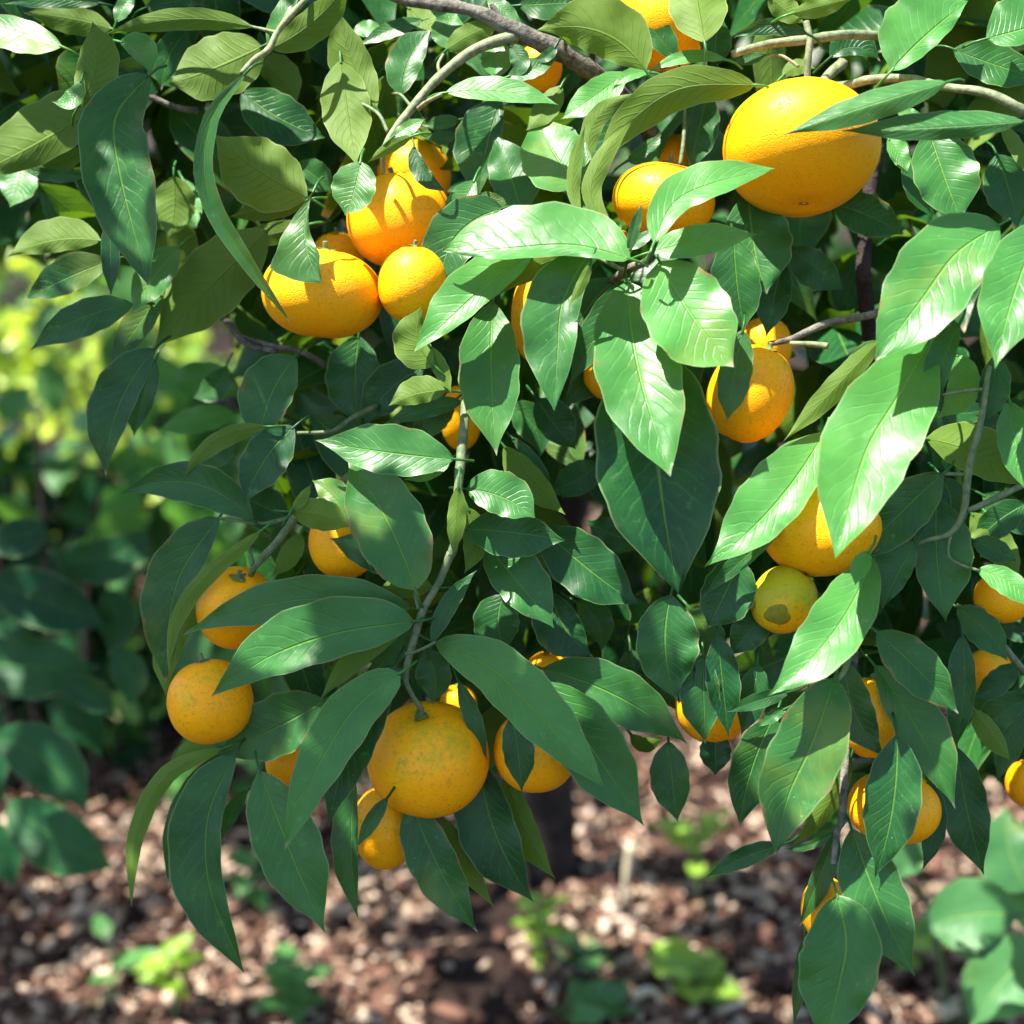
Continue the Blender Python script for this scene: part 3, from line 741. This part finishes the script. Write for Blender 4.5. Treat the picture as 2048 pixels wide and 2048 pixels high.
SPOTS = [((1120, 1850), .12), ((1210, 1890), .07), ((1030, 1960), .03), ((1230, 1740), .06), ((805, 1985), .07), ((830, 2010), .04), ((430, 1905), .09), ((760, 1800), .05), ((700, 1880), .03), ((1320, 1880), .05), ((930, 1900), .025), ((560, 1960), .03),
         ((180, 1960), .035), ((1560, 2020), .03), ((1800, 2040), .06), ((1400, 1620), .09), ((1480, 1540), .07), ((1450, 1660), .06), ((1300, 1790), .06), ((1270, 1630), .03), ((880, 2040), .03), ((370, 1990), .06), ((1090, 2030), .03), ((1960, 1720), .07)]
BROAD = [(1930, 1880), (1820, 1760), (1960, 1700), (1850, 2000)]
PATHS = [(np.array(at(x, y, 1.22)), .09) for x, y in BROAD] + [(np.array(at(*q)), r) for q, r in SUNNY] + [(np.array(on_ground(*q)), r) for q, r in SPOTS]
def clear(P, dr, L, k=1.0):
    M_ = P + dr * L[:, None] * .5; ok = np.ones(len(P), bool); sv = np.array(SUNV)
    for q, r in PATHS:
        v = M_ - q; s = v @ sv
        dist = np.linalg.norm(v - s[:, None] * sv, axis=1)
        ok &= ~((dist < r * k + .022 * k) & (s > .03))
    return ok
def crown(n, dmin, dmax, l0, l1, margin=60):
    x = rng.uniform(-300, 2400, n * 3); y = rng.uniform(-700, 1650, n * 3); d = rng.uniform(dmin, dmax, n * 3)
    P = np.array([0, 0, CAMZ]) + d[:, None] * (np.array(FW) + ((x - 1024) / 1024 * TK)[:, None] * np.array(RT) - ((y - 1024) / 1024 * TK)[:, None] * np.array(UP))
    dr = rand_dirs(len(x), 0.75); L = rng.uniform(l0, l1, len(x))
    dr /= np.linalg.norm(dr, axis=1)[:, None]
    E = P + dr * L[:, None] * 0.8; M_ = P + dr * L[:, None] * .45
    ok = np.ones(len(x), bool)
    for Q in (P, M_, E):
        a, b_, dd = to_px(Q); ok &= in_poly(a, b_, CROWN) & (dd > dmin - .02)
    ok &= clear(P, dr, L, .6)
    idx = np.where(ok)[0][:n]
    P, dr, L = P[idx], dr[idx], L[idx]
    nr = rng.normal(0, .55, (len(P), 3)) + np.array([-.1, -.45, .75])
    return leaf_cloud(P, dr, nr, L, L * rng.uniform(.34, .46, len(P)), rng.uniform(0, .3, len(P)))  # inner leaves toned darker to stand for shade inside the crown
cl1 = crown(720, .845, .98, .06, .10); cl2 = crown(1050, .98, 1.2, .06, .10); cl3 = crown(600, 1.2, 1.5, .06, .10)
# the crown above the picture: it throws the dappled shade
def overhead(n, x0, x1, y0, y1, z0, z1, keep=1.0):
    P = np.stack([rng.uniform(x0, x1, n), rng.uniform(y0, y1, n), rng.uniform(z0, z1, n)], 1)
    a, b_, dd = to_px(P); dr = rand_dirs(n, .5); dr /= np.linalg.norm(dr, axis=1)[:, None]; L = rng.uniform(.06, .10, n)
    a2, b2, d2 = to_px(P + dr * L[:, None])
    ok = (b_ < -90) & (b2 < -60) | (dd < 0.1)
    ok &= clear(P, dr, L)
    P, dr, L = P[ok], dr[ok], L[ok]
    nr = rng.normal(0, .5, (len(P), 3)) + np.array([-.1, -.2, .9])
    return leaf_cloud(P, dr, nr, L, L * rng.uniform(.34, .46, len(P)), rng.uniform(0, .7, len(P)), 6, 2)
def clumps(n, per, x0, x1, y0, y1, z0, z1, r):
    return [overhead(per, cx - r, cx + r, cy - r, cy + r, cz - r * .6, cz + r * .6) for cx, cy, cz in zip(rng.uniform(x0, x1, n), rng.uniform(y0, y1, n), rng.uniform(z0, z1, n))]
# unseen leaf clumps added up the sun's rays to shade fruit and lower boughs
def shade(n, per, x0, x1, y0, y1, z, s0, s1, r):
    out = []
    for i in range(n):
        q = at(random.uniform(x0, x1), random.uniform(y0, y1), D0 + z * CM) + SUNV * random.uniform(s0, s1)
        out.append(overhead(per, q.x - r, q.x + r, q.y - r, q.y + r, q.z - r * .5, q.z + r * .5))
    return out
oh = shade(12, 18, 150, 310, 150, 560, -4, .35, .6, .05) + shade(12, 18, 540, 860, 420, 680, -2, .45, .65, .05) + shade(26, 20, 330, 1280, 1080, 1760, -3, .62, .85, .075) + shade(16, 20, 1440, 1900, 1290, 1980, -6, .72, .95, .075) + shade(8, 20, 1330, 1560, 640, 900, -4, .5, .7, .04) + clumps(85, 42, -1.5, 1.3, 1.0, 2.8, 1.32, 1.9, .17) + clumps(12, 26, -.85, -.15, .62, 1.0, 1.36, 1.6, .11) + clumps(14, 40, -1.6, -.7, 1.0, 1.7, 1.3, 1.8, .16)
leaves_fo = leaves_obj('foliage', join(rest + [cl1, cl2, cl3] + oh), LEAF, tree); leaves_fo['kind'] = 'stuff'

# ------------------------------------------------------------------ mandarins: tile | centre | radii | distance | green | axis lean (right, towards us) | label
FRUIT = '''
30|700,820|433 352|-2|.02|.0 .62|sunlit mandarin, biggest of all, with two long leaf blades lying across its right side
20|905,1105|285 212|0|.22|.15 .1|dull small mandarin crossed by a wedge of sunlight, left of the biggest sunlit mandarin
10|825,1218|290 260|2.2|.14|-.15 .3|orange mandarin in the middle of the left cluster, under a round pale leaf
10|398,1622|335 250|-1.6|.16|.1 .2|broad flat mandarin at the lower left of its cluster, a folded leaf over its shoulder
10|900,1572|196 213|-2.6|.34|.05 .2|small yellow orange mandarin lowest right in the left cluster, cut off by a big leaf
10|905,965|205 205|7.5|.1|0 0|mandarin half hidden at the top back of the left cluster, under a forked twig
10|480,1440|150 155|6.5|.15|0 0|sliver of mandarin behind the broad flat mandarin of the left cluster
21|1378,795|228 275|-1.5|.26|.45 .2|tall orange mandarin behind a grey green leaf blade, right of the long hanging leaf
21|1460,540|150 170|6|.2|0 0|little mandarin piece peeping out behind the tall mandarin with the leaf blade
11|1610,370|172 270|0|.3|0 0|greenish yellow mandarin almost covered by a twisted grey leaf in the centre
21|620,700|160 135|3.5|.1|0 0|orange sliver of mandarin left of the bright sunlit hanging leaf
11|1165,925|115 185|5|.1|0 0|shaded brown orange mandarin behind the upright green twig
31|830,1520|345 285|-4|.22|-.2 .3|big mandarin under the long glossy leaf at the right
32|605,550|177 193|-4.6|.85|.7 .1|small green yellow mandarin with a round dark blemish, right half of the tree
12|985,1428|335 312|0|.34|-.12 -.15|round yellow orange mandarin hanging from the bare centre twig, lowest in front
02|1300,595|218 232|1.5|.05|.2 -.35|orange mandarin at the left with its stalk end showing above two long leaves
02|1160,1112|236 234|0|.3|-.2 .3|lemon yellow mandarin at the far left edge of the tree
12|515,235|190 203|1|.06|0 .2|mandarin tucked between the olive curled leaf and the big centre left leaf
12|1575,1385|232 228|0|.08|0 .3|orange mandarin behind the long serrated leaf right of the hanging centre mandarin
12|1150,1130|105 112|5|.1|0 0|tiny orange patch of mandarin just above right of the hanging centre mandarin
13|745,845|178 236|1.6|.24|0 .2|mandarin hanging below and behind the round centre mandarin, a dark leaf across it
12|215,1450|130 140|4|.02|0 0|small dark orange mandarin behind the leaf tips at the lower left
22|1175,1140|208 202|0|.34|0 .3|yellow mandarin hidden by dark pointed leaves, only its bottom rim in view
32|1085,1200|165 226|-3.6|.12|0 .2|mandarin behind the spreading leaf fan of the lower right bough
33|1215,735|255 196|-2|.18|0 .2|yellow mandarin behind an upright pointed leaf, lower right bough
33|835,1300|132 185|-3.6|.04|0 .2|narrow strip of mandarin at the bottom of the lower right bough
32|1815,535|155 145|-1|.06|0 .2|mandarin at the right margin under a pale green leaf
33|1962,605|128 132|4|.04|0 .1|shaded orange mandarin cut by the right edge of the photo
20|905,130|278 252|1.5|.1|0 .2|mandarin at the top right with a dark leaf and a twig running across it
20|945,880|130 140|6|.0|0 0|dim reddish orange mandarin behind the thin stalk of the small centre mandarin
10|1600,375|122 132|3.5|.05|0 0|sunlit yellow mandarin patch behind the thick grey branch at the top
32|1740,950|125 130|8|.3|0 0|pale yellow mandarin behind thin twigs at the right margin
12|1640,955|120 118|4|.1|0 0|bit of yellow mandarin under the pale tipped leaf in the lower centre
20|660,1350|76 78|3|.0|0 0|tiny orange scrap of mandarin beside the leafy twig joint in the centre
'''
def fruit_mesh(a, c, seed, dimple=.10):
    rr = random.Random(seed); NU, NVV = 48, 30
    V, F = [], []
    ph = [rr.uniform(0, 6.28) for _ in range(6)]
    for j in range(NVV + 1):
        th = math.pi * j / NVV
        for i in range(NU):
            p = 2 * math.pi * i / NU
            s = math.sin(th); cz = math.cos(th)
            lump = 1 + .009 * math.sin(2 * p + ph[0]) * s + .007 * math.sin(3 * p + ph[1] + th * 2) * s + .006 * math.sin(9 * p + ph[2]) * s * abs(cz) ** 2
            r = (abs(s) ** 2.1 + abs(cz) ** 2.1) ** (-1 / 2.1) * lump
            z = r * cz * c
            z -= c * dimple * math.exp(-(s / .20) ** 2) * (1 if cz > 0 else -.6)
            z += c * .015 * math.sin(2 * p + ph[3]) * s * s
            V.append(Vector((r * s * a * math.cos(p), r * s * a * math.sin(p), z)))
    for j in range(NVV):
        for i in range(NU):
            F.append((j * NU + i, (j + 1) * NU + i, (j + 1) * NU + (i + 1) % NU, j * NU + (i + 1) % NU))
    return V, F
for k, line in enumerate(FRUIT.strip().splitlines()):
    t, c, rd, z, gr, ln, lab = line.split('|')
    u, v = map(float, c.split(',')); rx, ry = map(float, rd.split(',') if ',' in rd else rd.split())
    lx, ly = map(float, ln.split()); d = D0 + float(z) * CM
    px, py = tile(t, u, v); P = at(px, py, d)
    sc = KT * d * TK / 1024; a = rx * sc; ch_ = ry * sc
    up = (Vector((0, 0, 1)) + RT * lx - Vector((0, 1, 0)) * (-ly) * 1.0).normalized()   # leaning away shows the blossom end
    ca = abs(up.dot(UP)); sa = math.sqrt(max(0, 1 - ca * ca))
    cc = math.sqrt(max((ch_ ** 2 - (a * sa) ** 2) / max(ca * ca, .2), (0.72 * a) ** 2)) if ry <= rx else ch_
    root = empty('mandarin', P, lab, 'mandarin', 'mandarins on the tree')
    q = Vector((0, 0, 1)).rotation_difference(up).to_matrix() @ Matrix.Rotation(k * 1.3, 3, 'Z')
    fv, ff = fruit_mesh(a, cc, k)
    o = py_obj('peel', fv, ff, PEEL, None); o.parent = root; o['green'] = float(gr)
    for vtx in o.data.vertices: vtx.co = q @ vtx.co
    # calyx: a small five-lobed star in the hollow at the stalk end
    top_z = cc * .90 + .0004; s_ = min(1.0, a / .026); cvv, cff = [], []
    for i in range(20):
        ang = i * math.pi / 10; lobe = .0030 + .0022 * max(0, math.cos(2.5 * ang)) ** 1.5
        cvv += [Vector((math.cos(ang) * lobe * s_ * 1.2, math.sin(ang) * lobe * s_ * 1.2, top_z + .0010 + (lobe - .003) * .45)), Vector((math.cos(ang) * .0018 * s_, math.sin(ang) * .0018 * s_, top_z + .0022))]
        n_ = (i + 1) % 20; cff.append((2 * i, 2 * n_, 2 * n_ + 1, 2 * i + 1))
    cvv.append(Vector((0, 0, top_z + .0024)))
    for i in range(20): cff.append((2 * i + 1, 2 * ((i + 1) % 20) + 1, 40))
    o = py_obj('calyx', [q @ x for x in cvv], cff, CALYX); o.parent = root
    sv, sf = tube([Vector((0, 0, top_z + .001)), Vector((.0004, 0, top_z + .003)), Vector((.001, .0005, top_z + .006 * s_))], [.0017 * s_, .0014 * s_, .0016 * s_], 7, 4)
    o = py_obj('stalk', [q @ Vector(x) for x in sv], sf, TWIG); o.parent = root
    if 'blemish' in lab:                                       # a round dull patch lying on the skin
        from mathutils.bvhtree import BVHTree
        bv = BVHTree.FromPolygons([q @ x for x in fv], ff)
        d0_ = (RT * -.34 - UP * .42 - FW * .84).normalized(); ax = d0_.cross(UP).normalized(); ay = d0_.cross(ax)
        bvv, bff = [], []
        for ri in range(7):
            for ai in range(24):
                an = ai * math.pi / 12; rr_ = .40 * ri / 6 * (1 + .12 * math.sin(3 * an + 1) + .06 * math.sin(5 * an))
                dd_ = (d0_ + ax * math.cos(an) * rr_ * 1.15 + ay * math.sin(an) * rr_).normalized()
                h_ = bv.ray_cast(dd_ * .2, -dd_)[0]; bvv.append(h_ + dd_ * (.0004 * (1 - (ri / 6) ** 4) - .0001))
        for ri in range(6):
            for ai in range(24):
                bff.append((ri * 24 + ai, (ri + 1) * 24 + ai, (ri + 1) * 24 + (ai + 1) % 24, ri * 24 + (ai + 1) % 24))
        o = py_obj('blemish', bvv, bff, BLEMISH); o.parent = root
    # blossom end: a tiny brown ring
    bz = -cc * .935
    rv, rf = tube([Vector((math.cos(x) * .0021, math.sin(x) * .0019, bz - .0004 - .0003 * math.cos(x * 2))) for x in np.linspace(0, 6.2832, 13)], [.00055] * 13, 5, 0)
    o = py_obj('blossom_scar', [q @ Vector(x) for x in rv], rf, SCAR); o.parent = root

# ------------------------------------------------------------------ garden behind and below
def hand_plant(name, label, cat, leaves, base, d, mat, group=None, dj=.06, fill=None):
    P = base
    root = empty(name, P, label, cat, group)
    stem_to = []
    for k, (t, pts, wl, wr, b_) in enumerate(leaves):
        dd = d + (k * .37 % 1 - .5) * 2 * dj
        L_ = measured_leaf(t, pts, wl, wr, 0, b_, d0=dd, NT=14, NV=6, shape='n', wave=.08)
        leaves_obj('leaf', L_, mat, root); stem_to.append(Vector(L_[0][3]))
    if fill is not None: leaves_obj('foliage', fill, mat, root)['kind'] = 'stuff'
    return root, stem_to
def cloud_box(n, c, r, l0, l1, aspect, nr0, droop=.3, tone=(0, .8)):
    P = np.array(c) + rng.normal(0, .5, (n, 3)) * np.array(r)
    P[:, 2] = np.maximum(P[:, 2], .02)
    dr = rand_dirs(n, droop); L = rng.uniform(l0, l1, n)
    nr = rng.normal(0, .6, (n, 3)) + np.array(nr0)
    return leaf_cloud(P, dr, nr, L, L * aspect, rng.uniform(*tone, n), 6, 2)
base = on_ground(150, 1620)
LB = [('02', '260,130;100,200;-120,200', 110, 90, .2), ('02', '820,170;550,330;250,270', 130, 105, .1), ('02', '-150,880;200,920;545,920', 160, 170, .35), ('02', '-40,1300;300,1480;485,1730', 165, 150, .3),
      ('03', '40,700;300,900;645,1075', 160, 180, .35), ('03', '-150,820;0,1000;80,1180', 120, 120, .1), ('02', '-80,450;250,560;600,710', 155, 150, .1), ('02', '250,1130;450,1230;560,1420', 110, 120, 0),
      ('02', '20,1180;-60,1400;20,1640', 120, 120, .3), ('02', '560,500;640,640;600,860', 110, 110, -.1), ('02', '-100,560;60,660;240,700', 90, 100, .2), ('02', '620,820;720,980;700,1150', 90, 90, 0), ('02', '330,1010;520,1090;640,1200', 90, 80, 0)]
f_ = cloud_box(520, base + Vector((-.15, .20, .25)), (.26, .16, .30), .07, .12, .5, (0, -.4, .8), tone=(0, .5))
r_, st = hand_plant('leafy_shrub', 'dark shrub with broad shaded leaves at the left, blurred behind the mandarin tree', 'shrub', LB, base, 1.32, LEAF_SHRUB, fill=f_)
for k in range(4):
    v_, f2 = tube([base + Vector((.03 * k - .05, 0, -.02)), base + Vector((.05 * k - .1, -.02, .3)), base + Vector((.1 * k - .2, .02, .62))], [.008, .006, .003], 8, 5, .05); py_obj('stem', v_, f2, BARK_TRUNK, r_)
# broad round leaves, lower right
base = on_ground(1930, 2040)
RB = [('33', '1900,1330;1600,1330;1350,1420', 240, 190, .45), ('33', '1960,1200;1860,1000;1830,720', 180, 170, .35), ('33', '2050,1500;1860,1640;1640,1960', 220, 210, .4), ('33', '1250,1120;1320,1000;1400,930', 90, 80, .3), ('33', '2080,1000;1980,1180;1930,1420', 120, 190, .4)]
r_, st = hand_plant('broad_leaf_plant', 'low plant with large round pale green leaves at the lower right corner', 'plant', RB, base, 1.22, LEAF_BROAD, dj=.05)
for p in st:
    v_, f2 = tube([base + Vector((random.uniform(-.02, .02), 0, -.02)), (base + p) / 2 + Vector((0, .03, .03)), p], [.005, .004, .0025], 7, 5); py_obj('stem', v_, f2, TWIG, r_)
# sunlit young weeds between the chips
def weed(px, py, n, l, h, label, mat, asp=.55, group='seedlings in the mulch', seed=0):
    P = on_ground(px, py); root = empty('seedling', P, label, 'seedling', group)
    rs = random.Random(seed + px)
    v_, f2 = tube([P + Vector((0, 0, -.01)), P + Vector((.004, 0, h * .5)), P + Vector((-.003, .004, h))], [.003, .0024, .0015], 6, 4); py_obj('stem', v_, f2, TWIG, root)
    for k in range(n):
        a = k * 2.4 + rs.uniform(-.4, .4); zz = h * rs.uniform(.25, 1)
        b_ = np.array([[P.x, P.y, zz]]); d_ = np.array([[math.cos(a), math.sin(a), rs.uniform(.05, .7)]]); nr = np.array([[-.25 * math.cos(a), -.25 * math.sin(a) - .1, 1.0]])
        L_ = l * rs.uniform(.7, 1.15)
        leaves_obj('leaf', leaf_cloud(b_, d_, nr, np.array([L_]), np.array([L_ * asp]), np.array([rs.uniform(.2, 1)]), 8, 4, .3), mat, root)
weed(350, 2045, 10, .042, .10, 'leafy bright green seedling clump at the bottom left, under the long drooping leaf', LEAF_YOUNG, .55)
weed(590, 2035, 12, .050, .08, 'bluish green seedling at the bottom below the two hanging leaves', LEAF_BG, .6)
weed(1080, 2000, 11, .045, .15, 'yellow green upright seedling right of the dark trunk shadow strip', LEAF_YOUNG, .5)
weed(1390, 1810, 10, .060, .15, 'sunlit lime green sprout standing in the bright patch of mulch', LEAF_YOUNG, .4)
weed(1390, 2010, 5, .062, .06, 'seedling with one cupped round leaf near the bottom, right of centre', LEAF_YOUNG, .8)
weed(1200, 2075, 9, .060, .05, 'low green seedling cut by the bottom edge of the photo', LEAF_BG, .7)
weed(500, 1800, 8, .040, .06, 'small pale seedling behind the tips of the lower left leaves', LEAF_BG, .7)
weed(225, 1980, 3, .06, .08, 'single bluish oval leaf on a short stem at the lower left', LEAF_BG, .5)
weed(1830, 1960, 9, .055, .08, 'bright green seedling beneath the round leaved plant', LEAF_YOUNG, .6)
weed(1160, 1950, 6, .045, .05, 'dark green seedling with flat round leaves at the bottom centre', LEAF_BG, .8)
# dry stalks
def stalk(pts, zs, r, label):
    P0 = on_ground(*pts[0]); Q = [P0 + Vector((0, 0, -.01))]
    for (x, y), h in zip(pts[1:], zs):
        d = at(x, y, 1) - Vector((0, 0, CAMZ)); s = (h - CAMZ) / d.z; Q.append(Vector((0, 0, CAMZ)) + d * s)
    root = empty('dry_stalk', P0, label, 'dry stalk', 'dry stalks in the mulch')
    v_, f2 = tube(Q, [r * .6] + [r * (.7 + .3 * i) for i in range(len(Q) - 1)], 8, 5, .08); py_obj('stem', v_, f2, DRY, root)
stalk([(1245, 1830), (1252, 1760), (1262, 1690)], [.05, .10], .007, 'pale dry stalk with a thick bud tip standing in the bright mulch')
stalk([(1350, 2048), (1310, 1985), (1270, 1990)], [.05, .06], .006, 'pale bent dry stalk at the bottom right of the centre')
stalk([(2020, 2048), (1960, 2000), (1880, 2025)], [.04, .05], .010, 'thick pale fallen stalk in the lower right corner')

# sunny greenery beyond, left
c = Vector((-1.02, 3.1, .05)); sh = empty('sunny_bush', c, 'yellow green sunlit bush far behind at the left edge', 'bush')
bc = np.array(c + Vector((-.1, .3, .28))) + rng.normal(0, .5, (150, 3)) * np.array((.9, 1.1, .40)); bc[:, 2] = np.maximum(bc[:, 2], .05)
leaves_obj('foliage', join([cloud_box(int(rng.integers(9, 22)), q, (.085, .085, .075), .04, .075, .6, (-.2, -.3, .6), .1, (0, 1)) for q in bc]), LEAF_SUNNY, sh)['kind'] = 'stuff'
for k in range(5):
    a_ = c + Vector((random.uniform(-.5, .4), random.uniform(-.2, .3), -.08)); v_, f2 = tube([a_, a_ + Vector((.03, 0, .3)), a_ + Vector((-.04, .03, .6))], [.010, .008, .004], 7, 4); py_obj('stem', v_, f2, BARK_TRUNK, sh)
# a greener bush in the gap between the dark shrub and the hanging boughs
c = Vector((-.50, 2.15, 0)); gb = empty('garden_bush', c, 'mid green bush in the gap between the dark left shrub and the hanging boughs', 'bush')
leaves_obj('foliage', join([cloud_box(int(rng.integers(6, 12)), np.array(c) + np.array((rng.normal(0, .17), rng.normal(0, .15), abs(rng.normal(.42, .2)))), (.10, .09, .09), .07, .12, .55, (-.2, -.4, .7), .3, (0, 1)) for k in range(34)]), LEAF_BG, gb)['kind'] = 'stuff'
for k in range(4):
    a_ = c + Vector((.06 * k - .1, .02 * k, -.03)); v_, f2 = tube([a_, a_ + Vector((.02, 0, .3)), a_ + Vector((.06 * k - .1, .02, .62))], [.008, .006, .003], 7, 4); py_obj('stem', v_, f2, BARK_TRUNK, gb)
# hedge across the back
c = Vector((0, 6.2, 0)); hd = empty('hedge', c, 'tall mid green hedge closing the garden behind the tree', 'hedge')
P = np.stack([rng.uniform(-4.5, 4.5, 4200), 6.2 + rng.normal(0, .3, 4200), rng.uniform(.02, 1.9, 4200) ** 1.0], 1)
leaves_obj('foliage', leaf_cloud(P, rand_dirs(4200, .3), rng.normal(0, .6, (4200, 3)) + np.array([0, -.6, .7]), rng.uniform(.08, .14, 4200), rng.uniform(.05, .075, 4200), rng.uniform(0, 1, 4200), 4, 2), LEAF_BG, hd)['kind'] = 'stuff'
for k in range(9):
    a_ = Vector((-4 + k, 6.2, -.05)); v_, f2 = tube([a_, a_ + Vector((.04, 0, .8)), a_ + Vector((-.03, 0, 1.6))], [.03, .025, .012], 8, 4); py_obj('trunk', v_, f2, BARK_TRUNK, hd)
